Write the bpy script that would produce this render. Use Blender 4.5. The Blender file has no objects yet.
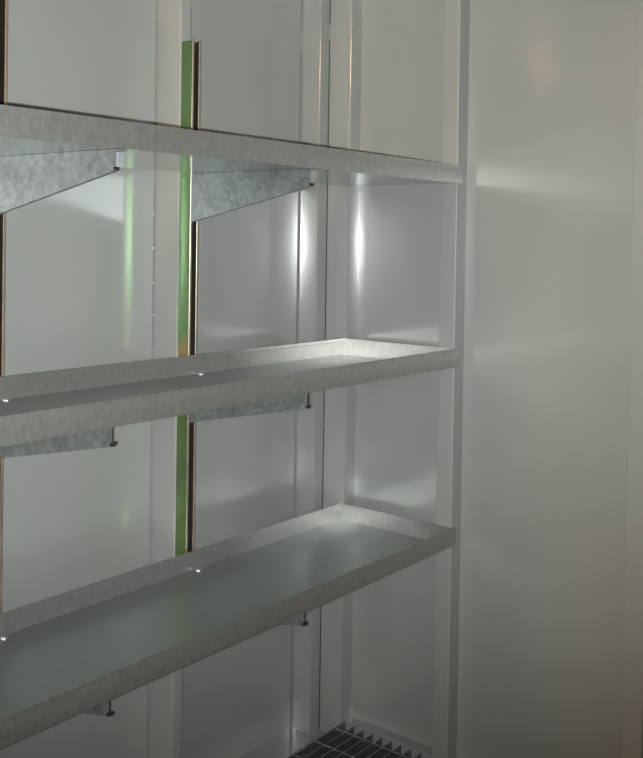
import bpy, bmesh, math, random
from mathutils import Vector, Matrix
random.seed(4)
S = bpy.context.scene
C = S.collection

# ------------------------------------------------------------------ materials
def new_mat(name):
    m = bpy.data.materials.new(name); m.use_nodes = True
    return m, m.node_tree, m.node_tree.nodes['Principled BSDF']

def ramp(nt, stops):
    r = nt.nodes.new('ShaderNodeValToRGB')
    el = r.color_ramp.elements
    el[0].position, el[0].color = stops[0][0], (*stops[0][1], 1)
    el[1].position, el[1].color = stops[-1][0], (*stops[-1][1], 1)
    for p, c in stops[1:-1]:
        e = el.new(p); e.color = (*c, 1)
    return r

def coords(nt, scale=(1, 1, 1)):
    g = nt.nodes.new('ShaderNodeNewGeometry')          # world position: sheets share one continuous texture
    mp = nt.nodes.new('ShaderNodeMapping'); mp.inputs['Scale'].default_value = scale
    nt.links.new(g.outputs['Position'], mp.inputs['Vector'])
    return mp.outputs['Vector']

def noise(nt, vec, scale, detail=3, rough=.5):
    n = nt.nodes.new('ShaderNodeTexNoise')
    n.inputs['Scale'].default_value = scale; n.inputs['Detail'].default_value = detail
    n.inputs['Roughness'].default_value = rough
    nt.links.new(vec, n.inputs['Vector'])
    return n.outputs['Fac']

ANI = .25
def paint_mat(name, base, rough, ior=1.65, ani=.4):
    m, nt, b = new_mat(name)
    v = coords(nt)
    big = noise(nt, v, 2.2, 2)
    r = ramp(nt, [(.3, tuple(c*.965 for c in base)), (.7, tuple(c*1.03 for c in base))])
    nt.links.new(big, r.inputs['Fac']); nt.links.new(r.outputs['Color'], b.inputs['Base Color'])
    b.inputs['Roughness'].default_value = rough
    b.inputs['IOR'].default_value = ior
    # very light orange peel and slow sheet waviness
    w = noise(nt, coords(nt, (1, 1, .6)), 5, 1)
    bp = nt.nodes.new('ShaderNodeBump'); bp.inputs['Strength'].default_value = .12; bp.inputs['Distance'].default_value = .012
    nt.links.new(w, bp.inputs['Height']); nt.links.new(bp.outputs['Normal'], b.inputs['Normal'])
    # rolled sheet: reflections smear up and down more than sideways
    tg = nt.nodes.new('ShaderNodeTangent'); tg.direction_type = 'RADIAL'; tg.axis = 'Z'
    nt.links.new(tg.outputs['Tangent'], b.inputs['Tangent'])
    b.inputs['Anisotropic'].default_value = ani; b.inputs['Anisotropic Rotation'].default_value = ANI
    return m

def galv_mat(name, base, rough, vary=.16, metal=.85, ns=60, st=(1, 1, .35), rv=.08):
    m, nt, b = new_mat(name)
    v = coords(nt)
    vo = nt.nodes.new('ShaderNodeTexVoronoi'); vo.inputs['Scale'].default_value = 95
    nt.links.new(v, vo.inputs['Vector'])
    sep = nt.nodes.new('ShaderNodeSeparateColor'); nt.links.new(vo.outputs['Color'], sep.inputs['Color'])
    n2 = noise(nt, coords(nt, st), ns, 4, .6)
    mx = nt.nodes.new('ShaderNodeMath'); mx.operation = 'MULTIPLY_ADD'
    nt.links.new(sep.outputs['Red'], mx.inputs[0]); mx.inputs[1].default_value = .35
    nt.links.new(n2, mx.inputs[2])
    r = ramp(nt, [(.35, tuple(c*(1-vary) for c in base)), (.95, tuple(c*(1+vary) for c in base))])
    nt.links.new(mx.outputs[0], r.inputs['Fac']); nt.links.new(r.outputs['Color'], b.inputs['Base Color'])
    b.inputs['Metallic'].default_value = metal
    mr = nt.nodes.new('ShaderNodeMapRange')
    mr.inputs['To Min'].default_value = rough-rv; mr.inputs['To Max'].default_value = rough+rv
    nt.links.new(n2, mr.inputs['Value']); nt.links.new(mr.outputs['Result'], b.inputs['Roughness'])
    return m

def zinc_mat():
    # yellow-passivated zinc: iridescent green with straw and pinkish zones along its length
    m, nt, b = new_mat('yellow_passivated_zinc')
    v = coords(nt)
    n = noise(nt, coords(nt, (6, 6, 1.6)), 3.1, 3)
    sp = nt.nodes.new('ShaderNodeSeparateXYZ'); nt.links.new(v, sp.inputs[0])
    ma = nt.nodes.new('ShaderNodeMath'); ma.operation = 'MULTIPLY_ADD'
    nt.links.new(n, ma.inputs[0]); ma.inputs[1].default_value = .16; nt.links.new(sp.outputs['Z'], ma.inputs[2])
    mr = nt.nodes.new('ShaderNodeMapRange'); mr.inputs['From Min'].default_value = -.72; mr.inputs['From Max'].default_value = .92
    nt.links.new(ma.outputs[0], mr.inputs['Value'])
    G1, G2, ST = (.14, .225, .105), (.18, .31, .14), (.42, .34, .15)
    # passivation bath zones: green with a straw band a little below mid height
    r = ramp(nt, [(.0, G1), (.16, (.22, .32, .11)), (.26, G1), (.36, (.20, .31, .11)), (.395, ST), (.455, ST), (.485, G2), (.62, G1), (.72, G2), (.86, (.16, .27, .12)), (1.0, G1)])
    nt.links.new(mr.outputs['Result'], r.inputs['Fac'])
    nt.links.new(r.outputs['Color'], b.inputs['Base Color'])
    b.inputs['Metallic'].default_value = .75; b.inputs['Roughness'].default_value = .3
    return m

def plain(name, base, rough, metal=0.0, sc=30, vary=.15):
    m, nt, b = new_mat(name)
    n = noise(nt, coords(nt), sc, 3)
    r = ramp(nt, [(.3, tuple(c*(1-vary) for c in base)), (.7, tuple(c*(1+vary) for c in base))])
    nt.links.new(n, r.inputs['Fac']); nt.links.new(r.outputs['Color'], b.inputs['Base Color'])
    b.inputs['Roughness'].default_value = rough; b.inputs['Metallic'].default_value = metal
    return m

PAINT = (.275, .28, .27)
WALL = paint_mat('gloss_pale_grey_paint', PAINT, .15, 1.85, .3)
LEFTBAY = paint_mat('aged_gloss_pale_grey_paint', PAINT, .12, 1.6, .45)
CORNER = paint_mat('full_gloss_pale_grey_paint', PAINT, .15, 2.8, .3)
SATIN = paint_mat('satin_pale_grey_paint', PAINT, .38, 1.5)
ENDWALL = paint_mat('semigloss_pale_grey_paint', PAINT, .17, 1.5, .5)
GALV = galv_mat('galvanised_sheet', (.435, .435, .42), .42, .11, ns=105)
GALV_IN = galv_mat('galvanised_inner_lip', (.47, .46, .45), .36, .09, ns=105, rv=.04)
GALV_DECK = galv_mat('galvanised_deck_sheet', (.35, .385, .385), .29, .04, st=(1, 1, 1), rv=.012)
GALV_UNDER = galv_mat('galvanised_deck_underside', (.50, .53, .53), .17, .04, rv=.01)
GALV_ARM = galv_mat('galvanised_bracket', (.40, .43, .44), .42, .30, ns=26, st=(1, 1, 1), rv=.04)
GALV_GRATE = galv_mat('galvanised_grating', (.30, .33, .34), .4, .15)
ZINC = zinc_mat()
ZINC_LIP = plain('straw_zinc_edge', (.42, .35, .27), .36, .7)
DARK_IN = plain('shaded_channel_inside', (.03, .024, .02), .5, .3)  # near-black brown: the unlit slot's shade is put into the colour
GAP = plain('dark_joint', (.05, .055, .06), .7)
PLUG = plain('black_plug', (.015, .015, .015), .5)
BOLT = plain('bright_bolt_steel', (.85, .85, .85), .42, 1.0)
SUMP = plain('dark_sump_tray', (.03, .04, .04), .5, .2)
ROOF = paint_mat('pale_roof_paint', (.50, .52, .50), .3)

# ------------------------------------------------------------------ mesh helpers
def box(bm, x0, x1, y0, y1, z0, z1, mi=0):
    P = [(x, y, z) for z in (z0, z1) for (x, y) in ((x0, y0), (x1, y0), (x1, y1), (x0, y1))]
    v = [bm.verts.new(p) for p in P]
    for f in ((3, 2, 1, 0), (4, 5, 6, 7), (0, 1, 5, 4), (1, 2, 6, 5), (2, 3, 7, 6), (3, 0, 4, 7)):
        bm.faces.new([v[i] for i in f]).material_index = mi

def round_poly(pts, r, seg=4):
    """round the convex/concave corners whose radius is > 0 (r: one value or a list)."""
    n = len(pts); rs = r if isinstance(r, (list, tuple)) else [r]*n
    out = []
    for i in range(n):
        p = Vector(pts[i]); a = Vector(pts[i-1])-p; b = Vector(pts[(i+1) % n])-p
        if rs[i] <= 0: out.append((p.x, p.y)); continue
        a.normalize(); b.normalize(); rr = rs[i]
        A = p+a*rr; B = p+b*rr
        for k in range(seg+1):
            t = k/seg
            q = A*(1-t)**2+p*2*t*(1-t)+B*t**2
            out.append((q.x, q.y))
    return out

def prism(bm, poly, lo, hi, axis='z', mi=0):
    def P(a, b, c):
        return {'z': (a, b, c), 'x': (c, a, b), 'y': (a, c, b)}[axis]
    A = [bm.verts.new(P(x, y, lo)) for x, y in poly]
    B = [bm.verts.new(P(x, y, hi)) for x, y in poly]
    n = len(poly); fs = [bm.faces.new(A), bm.faces.new(B[::-1])]
    for i in range(n):
        fs.append(bm.faces.new((A[i], B[i], B[(i+1) % n], A[(i+1) % n])))
    for f in fs: f.material_index = mi

def cyl(bm, c, r, h, axis='z', seg=16, r2=None, mi=0):
    r2 = r if r2 is None else r2
    def P(a, b, t):
        return {'z': (c[0]+a, c[1]+b, c[2]+t), 'x': (c[0]+t, c[1]+a, c[2]+b), 'y': (c[0]+a, c[1]+t, c[2]+b)}[axis]
    A = [bm.verts.new(P(r*math.cos(2*math.pi*k/seg), r*math.sin(2*math.pi*k/seg), 0)) for k in range(seg)]
    B = [bm.verts.new(P(r2*math.cos(2*math.pi*k/seg), r2*math.sin(2*math.pi*k/seg), h)) for k in range(seg)]
    bm.faces.new(A).material_index = mi; bm.faces.new(B[::-1]).material_index = mi
    for k in range(seg):
        bm.faces.new((A[k], B[k], B[(k+1) % seg], A[(k+1) % seg])).material_index = mi

def obj(name, bm, mats, parent=None, bevel=0):
    bmesh.ops.recalc_face_normals(bm, faces=bm.faces[:])
    me = bpy.data.meshes.new(name); bm.to_mesh(me); bm.free()
    for m in (mats if isinstance(mats, (list, tuple)) else [mats]): me.materials.append(m)
    for p in me.polygons: p.use_smooth = True
    me.set_sharp_from_angle(angle=math.radians(28))
    o = bpy.data.objects.new(name, me); C.objects.link(o)
    if parent: o.parent = parent
    if bevel:
        md = o.modifiers.new('bevel', 'BEVEL'); md.width = bevel; md.segments = 2; md.limit_method = 'ANGLE'
    return o

def thing(name, label, cat, loc, group=None):
    o = bpy.data.objects.new(name, None); C.objects.link(o); o.location = loc
    o.empty_display_size = .05
    o['label'] = label; o['category'] = cat
    if group: o['group'] = group
    return o

def struct(name, bm, mats, label=None, bevel=0):
    o = obj(name, bm, mats, None, bevel); o['kind'] = 'structure'
    if label: o['label'] = label
    return o

def copy_thing(root, loc, label):
    r = root.copy(); C.objects.link(r); r.location = loc; r['label'] = label
    for ch in list(root.children):
        c = ch.copy(); C.objects.link(c); c.parent = r
        for g in ch.children:
            d = g.copy(); C.objects.link(d); d.parent = c
    return r

# ------------------------------------------------------------------ the shed (metres; z = 0 near eye height)
FLOOR = -1.250; BASE = -1.295; TOP = 1.20
XL = -3.3                       # open door end, behind and left of the viewer
YB, YF = .54, -1.74             # inner faces of the two long walls

# long wall behind the shelving: sheets with a narrow open joint on the left side of every upright
uprights = [-.638, -1.208, -1.778, -2.348, -2.918]
W = .039
joints = [(-.049, -.0435)]
bm = bmesh.new()
edges = [-.049] + [u for u in uprights]
G = .0075
for i, e in enumerate(edges):
    right = e - (G if i == 0 else .005)                       # sheet stops short of the upright: the open joint
    left = edges[i+1] + .02 if i+1 < len(edges) else XL
    box(bm, left, right, YB, YB+.014, BASE, TOP, 0 if i == 0 else 2)
box(bm, XL, .1, YB+.03, YB+.034, BASE, TOP, 1)
def welds(e, zs, hh=.003):
    for z in zs: box(bm, e-(G if e > -.1 else .005)-.001, e+.001, YB-.0006, YB+.012, z-hh, z+hh)
z = .89; zz = []
while z > -1.25:
    zz.append(z + random.uniform(-.004, .004)); z -= .087
for e in uprights: welds(e, zz)
welds(-.049, [-.36, -.92]); welds(-.049, [.835], .032)
struct('wall_back', bm, [WALL, GAP, LEFTBAY], 'glossy pale grey sheet steel wall behind the shelves')

n = 0
def upright(x0, x1, y0, y1, rr, zlo=BASE, zhi=TOP, m=None):
    global n; n += 1
    b = bmesh.new()
    prism(b, round_poly([(x0, y0), (x1, y0), (x1, y1), (x0, y1)], rr), zlo, zhi)
    return struct('trim_%d' % n, b, m or SATIN)
for u in uprights: upright(u, u+W, .451, YB+.03, [.004, .004, 0, 0])
# stepped corner post: two boxes with an open dark joint between them
a = upright(-.049, -.0075, .465, YB+.03, [.004, .001, 0, 0], m=CORNER)
a.data.materials.append(SATIN)
for p in a.data.polygons:
    if p.normal.y < -.9: p.material_index = 1
bm = bmesh.new()
prism(bm, round_poly([(0, .385), (.075, .385), (.075, YB+.03), (0, YB+.03)], [.004, 0, 0, 0]), BASE, TOP)
for z, h in ((.86, .025), (-.345, .004), (-.885, .004)): box(bm, -.006, .001, .4655, .48, z-h, z+h)
box(bm, -.0085, .0004, .4672, .475, BASE, TOP, 2)
n += 1; a = struct('trim_%d' % n, bm, [CORNER, SATIN, GAP])
for p in a.data.polygons:
    if p.normal.x < -.9 and p.material_index == 0: p.material_index = 1

# end wall: flat sheet with box uprights standing proud of it
bm = bmesh.new(); box(bm, .052, .068, YF, .03, BASE, TOP, 1); box(bm, .052, .068, .03, .388, BASE, TOP)
struct('wall_right', bm, [WALL, ENDWALL], 'glossy pale grey end wall facing the viewer')
for y in (.008, -.545, -1.115): upright(0, .06, y, y+.052, [.004, 0, 0, .002])

bm = bmesh.new()
box(bm, XL, .07, YF-.016, YF, BASE, TOP)
struct('wall_front', bm, WALL)
for u in uprights: upright(u, u+W, YF-.01, YF+.085, [0, 0, .004, .004])
bm = bmesh.new(); box(bm, XL, .1, YF-.02, YB+.04, TOP, TOP+.02); struct('ceiling', bm, ROOF)

# floor: a sump tray with a ledge all round that carries the grating
bm = bmesh.new()
box(bm, XL, .1, YF-.02, YB+.04, BASE-.16, BASE-.15, 1)
box(bm, XL, .1, .345, YB+.034, BASE-.15, BASE-.0, 0)
box(bm, XL, .1, YF-.02, YF+.18, BASE-.15, BASE-.0, 0)
box(bm, -.03, .1, YF+.12, .345, BASE-.15, BASE-.012, 1)
box(bm, XL, XL+.05, YF+.12, .345, BASE-.15, BASE-.012, 1)
box(bm, .016, .054, YF+.18, .384, BASE-.15, FLOOR+.004, 0)      # angle along the end wall
struct('floor', bm, [WALL, SUMP], 'shed floor with a dark sump below the grating')

# ------------------------------------------------------------------ grating
GX0, GX1, GY0, GY1 = -2.75, .012, -1.58, .381
gr = thing('floor_grating', 'galvanised bar grating covering the shed floor below the shelves', 'grating', (GX1, GY1, FLOOR-.03))
def L(v, o): return v-o
def gbm(): return bmesh.new()
b1 = gbm(); y = GY1-.004; k = 0
while y > GY0+.02:
    x1 = GX1
    for py in (.008, -.545, -1.115):
        if py-.006 < y < py+.058: x1 = -.004
    box(b1, GX0-GX1, x1-GX1, y-.0015-GY1, y+.0015-GY1, -.002 if False else 0, .030)
    y -= .0343; k += 1
obj('bearing_bars', b1, GALV_GRATE, gr)
b2 = gbm(); x = -.031
while x > GX0+.02:
    cyl(b2, (x-GX1, GY0-GY1, .0275), .0028, GY1-GY0, 'y', 8)
    x -= .1
obj('cross_rods', b2, GALV_DECK, gr)
b3 = gbm(); box(b3, GX0-GX1, 0, -.0035+.002, .0025, 0, .030)
obj('edge_bar', b3, GALV_GRATE, gr)

# ------------------------------------------------------------------ channels (slotted strut rails)
def strut(label, x, ztop, zbot):
    t = thing('channel_rail', label, 'channel rail', (x, .451, zbot), 'upright zinc channel rails behind the shelves')
    H = ztop-zbot; w, d, s, lp, rt = .030, .041, .0022, .0065, .006
    b = bmesh.new()   # C section, open towards -y
    outer = [(0, 0), (0, -d), (lp, -d), (lp, -d+rt), (lp-s, -d+rt), (lp-s, -d+s), (s, -d+s), (s, -s),
             (w-s, -s), (w-s, -d+s), (w-lp+s, -d+s), (w-lp+s, -d+rt), (w-lp, -d+rt), (w-lp, -d), (w, -d), (w, 0)]
    rs = [.002, .0018, .001] + [0]*10 + [.001, .0018, .002]
    prism(b, round_poly(outer, rs, 3), 0, H)
    for f in b.faces:      # lip faces are straw coloured; the inside has its shade in the colour
        c = f.calc_center_median()
        if abs(f.normal.z) > .9: continue
        if c.y < -d+.0012: f.material_index = 1
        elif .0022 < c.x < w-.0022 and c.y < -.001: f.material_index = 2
    o = obj('channel', b, [ZINC, ZINC_LIP, DARK_IN], t)
    # back plate seen through the slot, with its fixing screws
    z = .06
    while z < H-.03:
        b = bmesh.new(); cyl(b, (w/2, -s, z), .0055, -.004, 'y', 6, .005); z += .25
        obj('fixing_screw', b, BOLT, t)
    return t
strut('zinc channel rail with its cut top end showing above the top shelf', -.634, .726, -.765)
strut('zinc channel rail at the left edge of the photo, its top out of view', -1.200, .90, -.765)

# ------------------------------------------------------------------ brackets
ARM = .390
def bracket(label, loc):
    t = thing('shelf_bracket', label, 'shelf bracket', loc, 'galvanised cantilever brackets under the shelves')
    # origin: top left of the root, on the face of the rail; the arm runs to -y
    tip, root, s = .040, .122, .0025
    b = bmesh.new()
    prism(b, round_poly([(0, 0), (-ARM, 0), (-ARM, -tip), (0, -root)], [0, .003, .004, 0], 3), 0, s, 'x')
    obj('arm', b, GALV_ARM, t)
    b = bmesh.new(); box(b, s, .030, -ARM, 0, -.0025, 0); obj('top_flange', b, GALV_ARM, t)
    b = bmesh.new()
    sl = (root-tip)/ARM
    prism(b, [(0, -root), (-ARM+.003, -tip-.0), (-ARM+.003, -tip+.0025), (0, -root+.0025)], s, .012, 'x')
    obj('bottom_flange', b, GALV_ARM, t)
    b = bmesh.new(); prism(b, round_poly([(-ARM+.002, -tip+.0075), (-ARM+.002, -tip+.0015), (-ARM-.0035, -tip+.0005), (-ARM-.0035, -tip+.0075)], .001, 2), -.0012, .009, 'x')
    obj('end_plug', b, PLUG, t)
    b = bmesh.new(); box(b, .0025, .030, -.004, 0, -.118, -.0025)
    obj('mounting_plate', b, GALV_ARM, t)
    for q in (-.045, -.095):
        b = bmesh.new(); cyl(b, (.016, -.004, q), .0065, -.005, 'y', 6); obj('bolt', b, BOLT, t)
    return t
ZT, ZM, ZB, H = .438, -.074, -.577, .0508
desc = {ZT: 'top', ZM: 'middle', ZB: 'bottom'}
first = None
for z in (ZT, ZM, ZB):
    for x, side in ((-.634, 'right'), (-1.203, 'left')):
        zz0 = z-H-.0006
        if z == ZB: tail = 'only its tip showing'
        elif z == ZT: tail = 'whole tapered side showing' if side == 'right' else 'cut off by the photo edge'
        else: tail = 'lower edge below the lip'
        lab = 'tapered bracket under the %s shelf, %s one, %s' % (desc[z], side, tail)
        loc = (x, .4085, zz0)
        if first is None: first = bracket(lab, loc)
        else: copy_thing(first, loc, lab)

# ------------------------------------------------------------------ tray shelves
def shelf(label, z):
    # origin: front right bottom corner; runs to -x, depth +y
    t = thing('tray_shelf', label, 'shelf', (-.0015, 0, z-H), 'galvanised tray shelves')
    LN, D, s = 1.80, .4, .0016
    b = bmesh.new(); box(b, -LN, 0, .001, D-.001, 0, s)
    b.faces.ensure_lookup_table(); b.faces[0].material_index = 1     # rolled underside is smoother
    obj('deck', b, [GALV_DECK, GALV_UNDER], t)
    b = bmesh.new()   # front lip with a folded hem along its top edge
    prism(b, round_poly([(0, 0), (0, H), (.0045, H), (.0045, H-.011), (.0030, H-.011), (.0022, H-.005), (.0018, s), (.0018, 0)],
          [.0006, .0015, .0015, 0, 0, 0, 0, 0], 3), -LN, .014, 'x')
    o = obj('front_lip', b, GALV, t)
    b = bmesh.new()   # faint pressed line of the hem on the outside
    box(b, -LN, -.001, -.0004, .0004, H-.0105, H-.0005); obj('hem_fold', b, GALV, o)
    b = bmesh.new(); prism(b, round_poly([(D, 0), (D, H), (D-.0035, H), (D-.0035, H-.009), (D-.0018, H-.010), (D-.0018, s), (D-.0018, 0)],
          [.0006, .001, .001, 0, 0, 0, 0], 3), -LN, 0, 'x'); obj('back_lip', b, GALV_IN, t)
    for x0, x1 in ((-.0018, 0), (-LN, -LN+.0018)):
        b = bmesh.new(); box(b, x0, x1, .0018, D-.0018, s, H-.0004); obj('end_lip', b, GALV_IN, t)
    for x in (-.612, -1.180):      # dome heads over each bracket
        b = bmesh.new(); rings = []
        for k in range(6):
            a = k*math.pi/2/5.6; rings.append([b.verts.new((x+.0072*math.cos(a)*math.cos(q*math.pi/8), .384+.0072*math.cos(a)*math.sin(q*math.pi/8), s+.0055*math.sin(a))) for q in range(16)])
        for k in range(5):
            for q in range(16): b.faces.new((rings[k][q], rings[k][(q+1) % 16], rings[k+1][(q+1) % 16], rings[k+1][q]))
        b.faces.new(rings[5]); b.faces.new(rings[0][::-1])
        obj('bolt', b, BOLT, t)
    return t
shelf('top galvanised tray shelf above eye level, its underside showing', ZT)
shelf('middle galvanised tray shelf, its deck seen at a low angle', ZM)
shelf('bottom galvanised tray shelf, lowest of the three, its deck seen broadly', ZB)

# ------------------------------------------------------------------ added warm fill for the end wall: an unseen glowing dome on the ceiling
LX, LY = -2.35, .15
t = thing('added_fill_light', 'added unseen fill light, a warm glowing dome on the ceiling near the door', 'fill light', (LX, LY, TOP))
b = bmesh.new(); cyl(b, (0, 0, -.03), .115, .0295, 'z', 40, .12); obj('fill_dome_base', b, plain('grey_fill_base', (.3, .3, .3), .4), t)
b = bmesh.new(); rings = []
for k in range(9):
    a = k*math.pi/2/8.3; rings.append([b.verts.new((.10*math.cos(a)*math.cos(q*math.pi/20), .10*math.cos(a)*math.sin(q*math.pi/20), -.031-.055*math.sin(a))) for q in range(40)])
for k in range(8):
    for q in range(40): b.faces.new((rings[k][q], rings[k][(q+1) % 40], rings[k+1][(q+1) % 40], rings[k+1][q]))
b.faces.new(rings[8]); b.faces.new(rings[0])
gm, gnt, gb = new_mat('glowing_fill_dome'); gb.inputs['Base Color'].default_value = (.8, .75, .65, 1)
gb.inputs['Emission Color'].default_value = (1.0, .62, .22, 1); gb.inputs['Emission Strength'].default_value = 185
obj('fill_dome', b, gm, t)

# ------------------------------------------------------------------ camera
P = Vector((-2.388488, -1.422356, .226237))
F = Vector((.7807454, .62465624, -.01553052)); R = Vector((.62484422, -.78059793, .01538085)); U = Vector((.00251535, .02171268, .99976109))
cd = bpy.data.cameras.new('camera'); cam = bpy.data.objects.new('camera', cd); C.objects.link(cam)
cam.matrix_world = Matrix(((R.x, U.x, -F.x, P.x), (R.y, U.y, -F.y, P.y), (R.z, U.z, -F.z, P.z), (0, 0, 0, 1)))
cd.sensor_fit = 'AUTO'; cd.sensor_width = 36; cd.lens = 988.52*36/758
cd.shift_y = -124.6/758; cd.shift_x = 0
cd.clip_start = .02
S.camera = cam
S.cycles.blur_glossy = 0

# ------------------------------------------------------------------ light: the camera's flash, and weak warm daylight from the open end
ld = bpy.data.lights.new('camera_flash', 'SPOT'); fl = bpy.data.objects.new('camera_flash', ld); C.objects.link(fl)
fl.location = P + F*.03 - R*.020 - U*.015
tgt = P + F*2 - R*.18 + U*.10
fl.rotation_euler = (tgt-fl.location).to_track_quat('-Z', 'Y').to_euler()
ld.energy = 310; ld.color = (.96, 1.0, .985); ld.spot_size = math.radians(82); ld.spot_blend = 1.0; ld.shadow_soft_size = .007

w = bpy.data.worlds.new('evening'); S.world = w; w.use_nodes = True
nt = w.node_tree; bg = nt.nodes['Background']; bg.inputs['Strength'].default_value = .55
tc = nt.nodes.new('ShaderNodeTexCoord'); sx = nt.nodes.new('ShaderNodeSeparateXYZ'); nt.links.new(tc.outputs['Generated'], sx.inputs[0])
rr = ramp(nt, [(.44, (.05, .055, .05)), (.52, (1.0, .78, .55)), (1.0, (.9, .85, .75))])
mr = nt.nodes.new('ShaderNodeMapRange'); mr.inputs['From Min'].default_value = -1; mr.inputs['From Max'].default_value = 1
nt.links.new(sx.outputs['Z'], mr.inputs['Value']); nt.links.new(mr.outputs['Result'], rr.inputs['Fac']); nt.links.new(rr.outputs['Color'], bg.inputs['Color'])

S.view_settings.view_transform = 'Standard'; S.view_settings.look = 'None'
S.view_settings.exposure = 0; S.view_settings.gamma = 1; S.view_settings.use_curve_mapping = False
